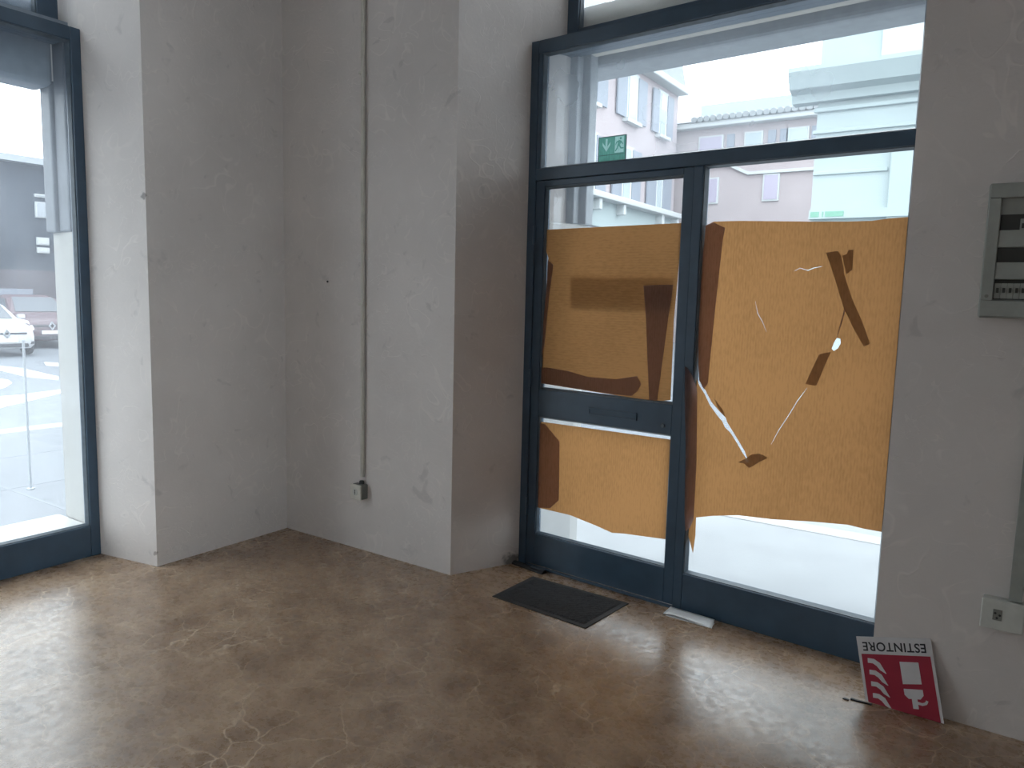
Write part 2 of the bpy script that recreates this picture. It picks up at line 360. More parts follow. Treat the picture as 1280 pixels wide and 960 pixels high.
m = MB(); m.box(.050, .986, -.012, .008, 0, .011); m.build('threshold', M['frame'], w1, bevel=.002)

w2 = dempty('window_2')
w2['label'] = 'upper shop window set back above the door head bar'
UO = .20
m = MB(); m.box(.05, .165, UO, UO + .06, 2.90, WF); m.build('jamb', M['frame'], w2, bevel=.004)
m = MB(); m.box(.165, EX + .1, UO, UO + .06, 2.90, 3.032); m.build('bottom_rail', M['frame'], w2, bevel=.004)
m = MB(); m.box(.165, EX + .1, UO, UO + .06, WF - .08, WF); m.build('top_rail', M['frame'], w2, bevel=.004)
pane(w2, .165, EX + .1, 3.032, WF - .08, M['glass_up'], y=UO + .034, frame_y=UO + .012)
m = MB(); m.box(0.01, EX, .076, UO, 2.90, 2.938); m.build('closing_plate', M['frame'], w2)

# soffit, shutter housing and guide outside the door
t = dempty('trim_1'); t['label'] = 'grey roller shutter housing and soffit outside the door'
m = MB(); m.box(0.0, EX, UO + .062, .62, 2.955, 3.16); m.build('soffit', M['outwall'], t)
m = MB(); m.vprism([(-.1, 2.87), (EX + .2, 2.87), (EX + .2, 2.955), (-.1, 2.955)], .40, .66); m.build('shutter_slat_end', M['shutterbox'], t, bevel=.03, seg=3)
m = MB(); m.box(-.1, EX + .2, .30, .36, 2.915, 2.955); m.build('soffit_lip', M['outwall'], t, bevel=.01)
m = MB(); m.box(.05, .150, .24, .30, 1.98, 2.95); m.box(.05, .195, .30, .38, 1.98, 2.955); m.build('guide', M['shutterbox'], t, bevel=.008)
m = MB(); m.prism([(.0, .078), (.092, .078), (.165, .29), (.165, .38), (.0, .38)], .005, 1.98); m.build('plinth', M['sill'], t, bevel=.01)

# ------------------------------------------------------------------ left shop window
w3 = sempty('window_3', (xW, yP2, 0), 0, 'dark steel shop window in the left wall, street and white car behind')
yw = YW0 - yP2
m = MB(); m.box(-.07, 0, -.054, 0, 0, 2.936); m.build('jamb', M['frame'], w3, bevel=.004)
m = MB(); m.box(-.07, 0, yw, yw + .06, 0, 2.936); m.build('jamb', M['frame'], w3, bevel=.004)
m = MB(); m.box(-.0695, -.0005, yw + .06, -.054, 0, .182); m.build('bottom_rail', M['frame'], w3, bevel=.004)
m = MB(); m.box(-.0695, -.0005, yw + .06, -.054, 2.865, 2.936); m.build('head_bar', M['frame'], w3, bevel=.004)
def xpane(parent, y0, y1, z0, z1, mat, x, x0):
    m = MB(); v = [m.bm.verts.new((x, a, b)) for a, b in ((y0, z0), (y1, z0), (y1, z1), (y0, z1))]; m.bm.faces.new(v); m.build('glass_pane', mat, parent)
    m = MB(); bead_rect(m, y0, y1, z0, z1, 0, 1)
    for v in m.bm.verts: v.co = (x0 + (x + .001 - x0) * v.co.y, v.co.x, v.co.z)
    m.build('glazing_bead', M['bead'], parent)
xpane(w3, yw + .06, -.054, .182, 2.865, M['glass_left'], -.034, -.010)
w4 = sempty('window_4', (xW - .2, 2.153, 0), 0, 'upper shop window above the left shop window')
yw4 = YW0 - 2.153
m = MB(); m.box(-.06, 0, -.109, 0, 2.89, WZ); m.build('jamb', M['frame'], w4, bevel=.004)
m = MB(); m.box(-.06, 0, yw4, -.109, 2.89, 3.0); m.build('bottom_rail', M['frame'], w4, bevel=.004)
m = MB(); m.box(-.06, 0, yw4, -.109, WZ - .08, WZ); m.build('top_rail', M['frame'], w4, bevel=.004)
xpane(w4, yw4, -.109, 3.0, WZ - .08, M['glass_up'], -.034, -.012)
m = MB(); m.box(0, .128, yw4, -.002, 2.89, 2.934); m.build('closing_plate', M['frame'], w4)
t = sempty('trim_2', (xW, yP2, 0), 0, 'grey shutter housing, guide and stone sill outside the left window')
m = MB(); m.box(-.47, -.262, yw, -.02, 2.66, 3.12); m.build('shutter_housing', M['midbox'], t, bevel=.04, seg=4)
m = MB(); m.box(-.30, -.09, yw, -.02, 2.93, 2.98); m.build('soffit', M['midbox'], t)
m = MB(); m.box(-.40, -.28, -.042, -.0, 1.86, 2.70); m.box(-.28, -.15, -.024, -.0, 1.86, 2.93); m.build('guide', M['darkbox'], t, bevel=.012)
m = MB(); m.box(-.46, -.072, yw, -.013, .05, .16); m.build('sill', M['sill'], t, bevel=.008)

m = MB(); m.prism([(-.072, -.012), (-.39, .003), (-.474, .056), (-.474, .048), (-.39, -.005), (-.072, -.018)], .16, 1.86); m.build('reveal_lining', M['lining'], t)

# ------------------------------------------------------------------ paper sheets on the door panes
def inpoly(p, poly):
    x, y = p; c = False
    for i in range(len(poly)):
        x0, y0 = poly[i]; x1, y1 = poly[i - 1]
        if (y0 > y) != (y1 > y) and x < (x1 - x0) * (y - y0) / (y1 - y0) + x0: c = not c
    return c
def ribbon(pts, wd):
    l, r = [], []
    for i, p in enumerate(pts):
        a = Vector(pts[max(0, i - 1)]); b = Vector(pts[min(len(pts) - 1, i + 1)]); d = (b - a).normalized(); n = Vector((-d.y, d.x))
        k = wd * (.25 if i in (0, len(pts) - 1) else 1)
        l.append(tuple(Vector(p) + n * k)); r.append(tuple(Vector(p) - n * k))
    return l + r[::-1]
def sheet(outline, holes, y, amp, step=.05, seed=0, ou=0, oz=0):
    us = [p[0] for p in outline]; zs = [p[1] for p in outline]
    pts = [Vector(p) for p in outline]; edges = [(i, (i + 1) % len(outline)) for i in range(len(outline))]
    for h in holes:
        b = len(pts); pts += [Vector(p) for p in h]; edges += [(b + i, b + (i + 1) % len(h)) for i in range(len(h))]
    u = min(us) + step * .5
    while u < max(us):
        z = min(zs) + step * .5
        while z < max(zs):
            q = (u + random.uniform(-.3, .3) * step, z + random.uniform(-.3, .3) * step)
            if inpoly(q, outline) and not any(inpoly(q, h) for h in holes): pts.append(Vector(q))
            z += step
        u += step
    v, e_, f, *_ = delaunay_2d_cdt(pts, edges, [], 0, 1e-5)
    m = MB(); bv = []
    for q in v:
        k = noise.noise(Vector((q.x * 3.1 + seed, q.y * 2.3, seed))) + .45 * noise.noise(Vector((q.x * 9, q.y * 7 + seed, 3)))
        bv.append(m.bm.verts.new((q.x - ou, y + amp * k, q.y - oz)))
    for t in f:
        c = sum((v[i] for i in t), Vector((0, 0))) / len(t)
        if inpoly(c, outline) and not any(inpoly(c, h) for h in holes): m.bm.faces.new([bv[i] for i in t])
    lone = [q for q in m.bm.verts if not q.link_faces]
    bmesh.ops.delete(m.bm, geom=lone, context='VERTS')
    return m
def paper(name, label, outline, holes, mat, kids, y=.026, seed=0):
    ou = min(p[0] for p in outline); oz = min(p[1] for p in outline)
    x, yy = DW(ou, 0)
    root = thing(name, label, 'paper', (x, yy, oz), ang)
    sheet(outline, holes, y, .003, .05, seed, ou, oz).build('sheet', mat, root, smooth=True)
    for kn, kl, pts, km, ky, ka in kids:
        o = sheet(pts, [], ky, ka, .04, seed, ou, oz).build(kn, km, root, smooth=True)
        if kl: o['label'] = kl
    return root

UL = [(0.117, 1.929), (0.51, 1.931), (0.922, 1.932), (0.922, 1.781), (0.907, 1.46), (0.911, 1.059), (0.871, 1.051), (0.796, 1.045), (0.599, 1.052), (0.112, 1.072), (0.112, 1.248), (0.118, 1.43), (0.133, 1.653), (0.133, 1.776), (0.112, 1.825)]
paper('brown_paper', 'brown paper over the upper pane of the door leaf, above the middle rail', UL, [], M['paper_h'], [
    ('folded_edge', 'dark doubled edge', [(0.134, 1.763), (0.173, 1.736), (0.150, 1.542), (0.130, 1.287), (0.113, 1.221), (0.113, 1.248), (0.119, 1.43), (0.133, 1.653)], M['fold'], .020, .002),
    ('folded_edge', 'dark doubled edge', [(0.113, 1.164), (0.172, 1.164), (0.301, 1.156), (0.421, 1.135), (0.595, 1.137), (0.721, 1.165), (0.746, 1.125), (0.725, 1.086), (0.693, 1.058), (0.598, 1.057), (0.113, 1.074)], M['fold'], .020, .002),
    ('folded_flap', 'dark wedge shaped flap', [(0.734, 1.627), (0.819, 1.632), (0.897, 1.633), (0.892, 1.57), (0.88, 1.479), (0.849, 1.135), (0.84, 1.052), (0.796, 1.048), (0.776, 1.251), (0.757, 1.454)], M['fold'], .019, .003),
], seed=1)
LLp = [(0.110, 0.852), (0.459, 0.855), (0.922, 0.859), (0.920, 0.649), (0.920, 0.339), (0.681, 0.317), (0.608, 0.306), (0.507, 0.324), (0.334, 0.348), (0.110, 0.347), (0.111, 0.603)]
paper('brown_paper', 'brown paper over the lower pane of the door leaf, below the middle rail', LLp, [], M['paper_v'], [
    ('folded_edge', 'dark doubled edge', [(0.111, 0.845), (0.151, 0.843), (0.202, 0.799), (0.253, 0.756), (0.26, 0.421), (0.202, 0.363), (0.111, 0.350)], M['fold'], .020, .002)], seed=4)
Rp = [(1.048, 1.915), (1.087, 1.932), (1.216, 1.93), (1.54, 1.913), (1.688, 1.907), (1.782, 1.906), (1.843, 1.913), (1.922, 1.916), (1.922, 1.629), (1.922, 1.232), (1.920, 0.926), (1.917, 0.595), (1.848, 0.594), (1.782, 0.598), (1.631, 0.581), (1.453, 0.555), (1.289, 0.541), (1.162, 0.512), (1.08, 0.487), (1.081, 0.393), (1.073, 0.3), (1.058, 0.345), (1.042, 0.389), (1.040, 0.502), (1.040, 0.827), (1.038, 1.067), (1.037, 1.190), (1.042, 1.183), (1.059, 1.146), (1.09, 1.106), (1.118, 1.057), (1.161, 1.008), (1.187, 0.983), (1.2, 0.958), (1.23, 0.934), (1.264, 0.889), (1.294, 0.846), (1.327, 0.805), (1.301, 0.859), (1.271, 0.901), (1.237, 0.947), (1.211, 0.982), (1.202, 1.004), (1.168, 1.032), (1.142, 1.056), (1.125, 1.074), (1.103, 1.107), (1.093, 1.126), (1.076, 1.14), (1.058, 1.173), (1.048, 1.261), (1.040, 1.464), (1.041, 1.599), (1.044, 1.772)]
hole = [(1.660, 1.363), (1.668, 1.391), (1.678, 1.411), (1.693, 1.408), (1.695, 1.389), (1.686, 1.366), (1.669, 1.354)]
tears = [ribbon([(1.475, 1.698), (1.502, 1.712), (1.52, 1.706), (1.537, 1.702), (1.56, 1.712), (1.597, 1.719)], .0016),
         ribbon([(1.31, 1.56), (1.325, 1.505), (1.349, 1.469), (1.371, 1.422)], .0016),
         ribbon([(1.425, .905), (1.455, .975), (1.494, 1.047), (1.53, 1.12), (1.568, 1.182)], .0016)]
paper('brown_paper', 'large torn and taped brown paper over the fixed pane right of the door leaf', Rp, [hole] + tears, M['paper_v'], [
    ('folded_edge', 'dark doubled edge', [(1.050, 1.915), (1.087, 1.928), (1.148, 1.9), (1.14, 1.844), (1.12, 1.506), (1.104, 1.158), (1.085, 1.132), (1.060, 1.173), (1.049, 1.261), (1.041, 1.464), (1.042, 1.599), (1.045, 1.772)], M['fold'], .020, .002),
    ('folded_edge', 'dark doubled lower edge hanging over the mullion', [(0.992, 1.234), (1.004, 1.232), (1.032, 1.195), (1.06, 1.138), (1.066, 1.075), (1.079, 0.757), (1.08, 0.487), (1.073, 0.465), (1.065, 0.443), (1.045, 0.416), (1.040, 0.421), (1.030, 0.502), (1.018, 0.827), (1.000, 1.067)], M['fold'], -.004, .001),
    ('tape_strip', 'long dark tape strip', [(1.609, 1.777), (1.658, 1.783), (1.673, 1.762), (1.692, 1.677), (1.731, 1.576), (1.776, 1.486), (1.814, 1.393), (1.79, 1.381), (1.747, 1.45), (1.698, 1.541), (1.658, 1.653), (1.629, 1.729)], M['tape'], .020, .001),
    ('tape_strip', 'short dark tape strip', [(1.677, 1.764), (1.694, 1.769), (1.699, 1.786), (1.719, 1.788), (1.722, 1.704), (1.698, 1.684)], M['tape'], .0195, .001),
    ('tape_strip', 'dark tape strip across the tear', [(1.561, 1.199), (1.587, 1.273), (1.61, 1.335), (1.659, 1.349), (1.634, 1.277), (1.609, 1.196)], M['tape'], .020, .001),
    ('tape_strip', 'dark tape patch at the foot of the tear', [(1.277, 0.797), (1.311, 0.822), (1.34, 0.846), (1.377, 0.855), (1.416, 0.842), (1.38, 0.817), (1.333, 0.779), (1.304, 0.798)], M['tape'], .020, .001),
    ('tape_strip', 'small dark tape scrap on the tear', [(1.140, 1.095), (1.164, 1.066), (1.190, 1.038), (1.203, 1.006), (1.184, 1.022), (1.162, 1.050)], M['tape'], .020, .001),
    ('crease', 'dark crease', ribbon([(1.678, 1.41), (1.693, 1.482), (1.707, 1.558), (1.694, 1.677)], .003), M['fold'], .0215, .001),
], seed=9)
# card stuck to the street side of the door pane, seen as a dark oblong through the paper
o = MB().box(0, .60, 0, .003, 0, .17).build('notice_card', M['notice']); x, y = DW(.293, .055); o.location = (x, y, 1.513); o.rotation_euler.z = ang
tag(o, 'dark oblong card outside the glass, showing through the upper door paper', 'card')

# ------------------------------------------------------------------ exit sign standing on the transom bar
x, y = DW(.439, .016)
t = thing('exit_sign', 'small green emergency exit sign with white arrow and running figure on the transom', 'sign', (x, y, 2.258), ang)
ARW = [(.025, .100), (.025, .085), (.048, .052), (.071, .085), (.071, .100), (.054, .078), (.054, .116), (.042, .116), (.042, .078)]
DRW = [(.098, .042), (.150, .042), (.150, .122), (.098, .122)]
RUN = [(.112, .100), (.124, .104), (.136, .098), (.146, .084), (.143, .081), (.134, .090), (.128, .080), (.136, .066), (.149, .066), (.149, .060), (.132, .060), (.120, .076), (.115, .062), (.102, .048), (.099, .053), (.109, .066), (.116, .094), (.108, .090), (.103, .080), (.100, .082), (.104, .094)]
HEAD = [(.131 + .006 * math.cos(i * PI / 5), .112 + .006 * math.sin(i * PI / 5)) for i in range(10)]
sheet([(0, 0), (.166, 0), (.166, .128), (0, .128)], [ARW, DRW], 0, 0).build('sign_plate', M['green'], t)
sheet(ARW, [], 0, 0).build('arrow', M['greenwhite'], t)
sheet(DRW, [RUN, HEAD], 0, 0).build('doorway', M['greenwhite'], t)
m = sheet(RUN, [], 0, 0); v = [m.bm.verts.new((x_, 0, z_)) for x_, z_ in HEAD]; m.bm.faces.new(v); m.build('running_figure', M['green'], t)
m = MB(); m.box(.006, .160, -.0012, .0002, .034, .036).box(0, .004, -.0012, .0002, 0, .128).box(.160, .166, -.0012, .0002, 0, .128).box(.004, .160, -.0012, .0002, .124, .128); m.build('border', M['greenedge'], t)

# ------------------------------------------------------------------ wall fittings
t = thing('cable_conduit', 'thin pale conduit running straight up the plaster to the ceiling, ending at the socket', 'conduit', (-3.172, yD, .44))
MB().cyl((-.0, -.0135, .02), (.006, -.0135, 4.455), .0130, 20).build('tube', M['conduit'], t, smooth=True)
for z in (1.05, 2.35):
    m = MB(); m.box(-.020, .018, -.004, 0, z - .006, z + .006).box(-.019, -.0145, -.029, 0, z - .006, z + .006).box(.009, .0135, -.029, 0, z - .006, z + .006).box(-.019, .0135, -.030, -.0265, z - .006, z + .006); m.build('clip', M['conduit'], t, bevel=.001)
t = thing('wall_socket', 'small surface mounted socket box at the foot of the conduit', 'socket', (-3.185, yD, .33))
MB().box(-.040, .046, -.048, 0, -.002, .086).build('back_box', M['boxgrey'], t, bevel=.004)
MB().box(-.046, .042, -.058, -.048, -.006, .088).build('cover_plate', M['cream'], t, bevel=.004)
MB().cyl((-.002, -.0605, .042), (-.002, -.0579, .042), .021, 24).build('socket_face', M['outlet'], t, bevel=.001)
m = MB()
for dz in (-.010, 0, .010): m.cyl((-.002, -.0612, .042 + dz), (-.002, -.0604, .042 + dz), .0042, 12)
m.build('socket_hole', M['socketdark'], t)
MB().cyl((.010, -.016, .086), (.010, -.016, .106), .017, 18, .013).build('cable_gland', M['darkplastic'], t, bevel=.002)

o = MB().cyl((0, -.006, 0), (0, .0, 0), .006, 12).build('wall_plug', M['rubber'], None, bevel=.001); o.location = (-3.48, yD, 1.62)
tag(o, 'tiny dark wall plug left of the conduit, half way up the corner', 'wall plug')
t = thing('electrical_panel', 'grey distribution board with breaker rows on the right wall', 'electrical panel', (-.112, yD, 1.521))
PW = .40; PH = .458
MB().box(0, PW, -.072, 0, 0, PH).build('enclosure', M['greyplastic'], t, bevel=.008)
m = MB(); m.box(0.004, PW - .004, -.092, -.0725, PH - .052, PH - .003).box(.004, PW - .004, -.092, -.0725, .004, .060).box(.004, .040, -.092, -.0725, .060, PH - .052).box(PW - .040, PW - .004, -.092, -.0725, .060, PH - .052)
m.box(.040, PW - .040, -.088, -.0725, .132, .190).box(.040, PW - .040, -.088, -.0725, .240, .298)
m.build('front_cover', M['greyplastic'], t, bevel=.003)
for k, z in enumerate((.085, .193, .301)):
    r = MB().box(.041, PW - .041, -.0745, -.0727, z - .022 + .001, z + .050).build('breaker_bay', M['darkplastic'], t)
    n0 = (0, 7, 3)[k]
    for i in range(n0, 17):
        x0 = .043 + i * .0183
        if x0 + .0178 > PW - .041: break
        if k == 2 and i == 5: continue
        b = MB().box(x0, x0 + .0176, -.083, -.0745, z - .018, z + .034).build('breaker', M['greyplastic'], r, bevel=.001)
        MB().box(x0 + .005, x0 + .0126, -.092, -.083, z + .002, z + .018).build('toggle', M['darkplastic'], r, bevel=.001)
MB().cyl((.022, -.0945, .075), (.022, -.0918, .075), .006, 14).build('cover_screw', M['boxgrey'], t, bevel=.001)

t = thing('wall_socket', 'pale surface socket low on the right wall beside the fire extinguisher sign', 'socket', (-.012, yD, .412))
MB().box(0, .125, -.045, 0, 0, .105).build('back_box', M['outlet'], t, bevel=.005)
MB().box(-.003, .128, -.054, -.0455, -.003, .108).build('cover_plate', M['outlet'], t, bevel=.004)
m = MB().box(.034, .062, -.0565, -.0538, .034, .074).build('socket_face', M['boxgrey'], t, bevel=.002)
m = MB()
for dx, dz in ((.041, .060), (.055, .054), (.047, .043)): m.cyl((dx, -.0575, dz), (dx, -.0563, dz), .004, 12)
m.build('socket_hole', M['socketdark'], t)
t = thing('cable_trunking', 'square trunking rising from the low socket on the right wall', 'trunking', (.066, yD, .521))
MB().box(0, .036, -.032, 0, 0, 1.0).build('trunk', M['greyplastic'], t, bevel=.003)
MB().box(-.002, .038, -.038, -.0325, 0, 1.0).build('lid', M['greyplastic'], t, bevel=.002)

# ------------------------------------------------------------------ fire extinguisher sign leaning on the wall, upside down
rot = math.radians(13.5); cr, sr = math.cos(rot), math.sin(rot)
SW = .262; Hs = .330
def S(px, pz):                      # sign's own frame (px from left, pz down from the top edge) -> wall plane
    return (.0 + cr * px + sr * pz * 1.0, -cr * pz + sr * px)
TLx, TLz = -.420, .243
t = thing('fire_extinguisher_sign', 'red and white extinguisher sign leaning upside down against the wall by the door', 'sign', (-.36, 3.098, .003), 0, rx=0)
base = Vector((-.36, .003))
def SG(px, pz):
    a, b = S(px, pz); return (TLx + a - base.x, TLz + b - base.y)
def clipz(poly, z0=.001):
    out = []
    for i in range(len(poly)):
        a, b = poly[i - 1], poly[i]
        if (a[1] >= z0) != (b[1] >= z0):
            k = (z0 - a[1]) / (b[1] - a[1]); out.append((a[0] + (b[0] - a[0]) * k, z0))
        if b[1] >= z0: out.append(b)
    return out
def signshape(m, pts, y0, y1):
    q = clipz([SG(*p) for p in pts])
    if len(q) >= 3: m.vprism(q, y0, y1)
m = MB(); signshape(m, [(0, 0), (SW, 0), (SW, Hs), (0, Hs)], 0, .003); m.build('sign_plate', M['signwhite'], t)
m = MB(); signshape(m, [(.010, .066), (SW - .010, .066), (SW - .010, Hs - .008), (.010, Hs - .008)], -.0006, .0002); m.build('red_field', M['signred'], t)
def strokes(m, centre, widths):
    l, r = [], []
    for i, p in enumerate(centre):
        a = Vector(centre[max(0, i - 1)]); b = Vector(centre[min(len(centre) - 1, i + 1)]); d = (b - a).normalized(); n = Vector((-d.y, d.x))
        l.append(tuple(Vector(p) + n * widths[i])); r.append(tuple(Vector(p) - n * widths[i]))
    for i in range(len(l) - 1): signshape(m, [l[i], l[i + 1], r[i + 1], r[i]], -.0012, -.0005)
m = MB()
signshape(m, [(.143, .090), (.208, .090), (.208, .170), (.143, .173)], -.0012, -.0005)
signshape(m, [(.143, .190), (.208, .190), (.208, .212), (.196, .226), (.155, .226), (.143, .212)], -.0012, -.0005)
signshape(m, [(.166, .226), (.185, .226), (.185, .262), (.166, .262)], -.0012, -.0005)
strokes(m, [(.184, .240), (.200, .244), (.212, .240), (.218, .230)], [.005, .005, .005, .004])
m.build('extinguisher_symbol', M['signwhite'], t)
m = MB()
for k in range(4):
    z = .092 + k * .044
    strokes(m, [(.030, z - .002), (.050, z + .000), (.066, z + .012), (.076, z + .030), (.090, z + .046)], [.009, .009, .009, .007, .001])
m.build('flame_symbol', M['signwhite'], t)
# lettering, turned half round like the sign
cu = bpy.data.curves.new('lettering', 'FONT'); cu.body = 'ESTINTORE'; cu.size = .047; cu.align_x = 'CENTER'; cu.align_y = 'CENTER'; cu.extrude = .0004; cu.offset = .0008; cu.space_character = 1.06
tmp = bpy.data.objects.new('lettering_tmp', cu); C.objects.link(tmp)
bpy.context.view_layer.update()
me = bpy.data.meshes.new_from_object(tmp.evaluated_get(bpy.context.evaluated_depsgraph_get()))
bpy.data.objects.remove(tmp)
xs = [v.co.x for v in me.vertices]; hw = max(abs(min(xs)), max(xs)); kx = .112 / hw
for v in me.vertices:
    a, b = SG(SW / 2 - v.co.x * kx, .035 + v.co.y * 1.0)   # half turn: right-to-left, top-to-bottom
    v.co = (a, -.0006 - .5 * v.co.z, b)
me.materials.append(M['signink']); o = bpy.data.objects.new('lettering', me); C.objects.link(o); o.parent = t
t.rotation_euler = (math.radians(-9), 0, 0)

# ------------------------------------------------------------------ things on the floor
t = thing('door_mat', 'dark charcoal door mat lying on the floor in front of the door', 'mat', (-1.84, 3.21, 0))
A = [(-2.137, 3.046), (-2.118, 3.412), (-1.524, 3.398), (-1.564, 3.007)]
cx, cy = -1.84, 3.21
q = [(x - cx, y - cy) for x, y in A]
MB().prism(q[::-1], 0, .005).build('border', M['matedge'], t, bevel=.002)
m = MB(); n = 46
def bil(a, b):
    k = .045
    a = k + a * (1 - 2 * k); b = k * 1.4 + b * (1 - 2.8 * k)
    p = [(q[0][i] * (1 - a) + q[3][i] * a) * (1 - b) + (q[1][i] * (1 - a) + q[2][i] * a) * b for i in (0, 1)]
    return p
g = [[None] * 29 for _ in range(47)]
for i in range(47):
    for j in range(29):
        p = bil(i / 46, j / 28); ed = i in (0, 46) or j in (0, 28)
        g[i][j] = m.bm.verts.new((p[0], p[1], .0052 if ed else .009 + .0025 * ((i + j) % 2) + random.uniform(-.0007, .0007)))
for i in range(46):
    for j in range(28): m.bm.faces.new((g[i][j], g[i + 1][j], g[i + 1][j + 1], g[i][j + 1]))
m.build('pile', M['mat'], t)

# folded white sheet at the foot of the shopfront
W4 = [(-1.316, 3.405), (-1.318, 3.478), (-1.085, 3.462), (-1.084, 3.400)]
t = thing('folded_sheet', 'folded white paper sheet on the floor against the bottom rail right of the door leaf', 'paper', (-1.2, 3.43, 0))
m = MB(); n = 12; rows = []
for i in range(n + 1):
    a = i / n; row = []
    for j in range(5):
        b = j / 4
        p = [(W4[0][k] * (1 - a) + W4[3][k] * a) * (1 - b) + (W4[1][k] * (1 - a) + W4[2][k] * a) * b for k in (0, 1)]
        p[0] += .012 * (1 - b) * (-1 if a < .5 else .5)
        row.append(m.bm.verts.new((p[0] + 1.2, p[1] - 3.43 - .03, .010 + .007 * math.sin(a * 5) * (1 - b) + .014 * b)))
    rows.append(row)
for i in range(n):
    for j in range(4): m.bm.faces.new((rows[i][j], rows[i + 1][j], rows[i + 1][j + 1], rows[i][j + 1]))
o = m.build('upper_leaf', M['sheet'], t, smooth=True); s = o.modifiers.new('solid', 'SOLIDIFY'); s.thickness = .0015
m = MB(); m.prism([(p[0] + 1.2, p[1] - 3.43 - .028) for p in W4][::-1], .0005, .004); m.build('lower_leaf', M['sheet'], t, bevel=.001)

t = thing('rubber_strip', 'loose black rubber strip on the floor at the hinge side of the door', 'strip', (-2.2, 3.50, 0))
p0 = Vector((-2.322, 3.528)); p1 = Vector((-2.09, 3.488)); d = (p1 - p0); nrm = Vector((-d.y, d.x)).normalized()
m = MB()
pr = [(-.021, 0), (.020, 0), (.020, .012), (.008, .018), (-.006, .018), (-.021, .010)]
r0 = [m.bm.verts.new((p0.x + nrm.x * a + 2.2, p0.y + nrm.y * a - 3.5, b)) for a, b in pr]; r1 = [m.bm.verts.new((p1.x + nrm.x * a + 2.2, p1.y + nrm.y * a - 3.5, b)) for a, b in pr]
m.bm.faces.new(r0); m.bm.faces.new(r1[::-1])
for i in range(6): m.bm.faces.new((r0[i], r1[i], r1[(i + 1) % 6], r0[(i + 1) % 6]))
m.build('strip_body', M['rubber'], t, bevel=.002)
MB().box(.012, .106, -.010, .012, .0175, .0200).build('worn_top', M['bead'], t, bevel=.0005)

o = MB().prism([(-.03, -.008), (.045, -.004), (.048, .004), (-.028, .003)], 0, .006).build('wood_splinter', M['rubber'], None, bevel=.001); o.location = (-.385, 3.085, 0)
tag(o, 'small dark splinter on the floor at the left foot of the leaning sign', 'debris')
o = MB().prism([(-.012, -.005), (.010, -.007), (.013, .002), (-.004, .007)], 0, .005).build('plaster_crumb', M['rubber'], None, bevel=.001); o.location = (-.43, 3.07, 0)
tag(o, 'tiny dark crumb on the floor left of the splinter', 'debris')

# ------------------------------------------------------------------ outside: ground
def ground(name, m, label):
    return struct(m, label)
ent = sempty('trim_3', (0, 0, 0), 0, 'pale stone entrance paving outside the door')
MB().box(-5.2, 6, 4.121, 5.34, -.16, -.02).build('paving', M['pave'], ent)
MB().box(-5.2, 6, 5.34, 5.52, -.16, -.012).build('kerb', M['kerb'], ent, bevel=.01)
MB().prism([DW(.0, .076), DW(EX, .076), (-.33, 4.121), (-2.36, 4.121)], .0, .004).build('threshold_slab', M['pave'], ent)
pv = sempty('trim_4', (0, 0, 0), 0, 'pavement outside the left window')
MB().box(-9.55, -4.805, -12, 4.12, -.30, -.15).build('paving', M['pave_left'], pv)
MB().box(-9.80, -9.55, -12, 8.5, -.30, -.14).build('kerb', M['kerb'], pv, bevel=.01)
MB().box(-9.55, -5.2, 4.12, 8.5, -.30, -.15).build('paving', M['pave_left'], pv)
m = MB()
for y0 in (2.70, .6): m.box(-9.5, -4.9, y0, y0 + .025, -.151, -.1485)
for x0 in (-6.9, -8.2): m.box(x0, x0 + .025, -8, 8, -.151, -.1480)
m.build('paving_joint', M['asphalt'], pv)
rd = sempty('trim_5', (0, 0, 0), 0, 'grey asphalt street with zebra crossing')
MB().box(-60, 40, -40, 70, -.40, -.17).build('asphalt', M['asphalt'], rd)
MB().box(-5.2, 14, 5.52, 8.0, -.3, -.16).build('far_paving', M['pave'], rd)
for q in ([(-18.4, 6.95), (-17.0, 7.1), (-15.08, 6.89), (-14.56, 6.65), (-15.46, 6.49), (-16.96, 6.64)], [(-15.9, 5.9), (-15.13, 6.05), (-14.58, 5.89), (-14.06, 5.59), (-13.9, 5.43), (-15.0, 5.2)], [(-12.89, 4.6), (-12.93, 5.38), (-13.16, 6.03), (-12.75, 5.89), (-12.1, 5.08), (-11.67, 4.5)], [(-18.19, 8.02), (-17.81, 8.15), (-17.09, 7.82), (-17.42, 7.72)]):
    MB().prism(q, -.171, -.160).build('zebra_stripe', M['zebra'], rd)
t = thing('street_post', 'thin pale post on the pavement in front of the white car', 'post', (-6.75, 2.825, -.15))
MB().cyl((0, 0, 0), (0, 0, 1.25), .010, 16).build('shaft', M['shutterbox'], t, smooth=True)
MB().cyl((0, 0, 0), (0, 0, .01), .03, 20).build('foot_plate', M['shutterbox'], t, bevel=.004)
MB().cyl((0, 0, 1.245), (0, 0, 1.26), .013, 16, .008).build('cap', M['shutterbox'], t, bevel=.004)

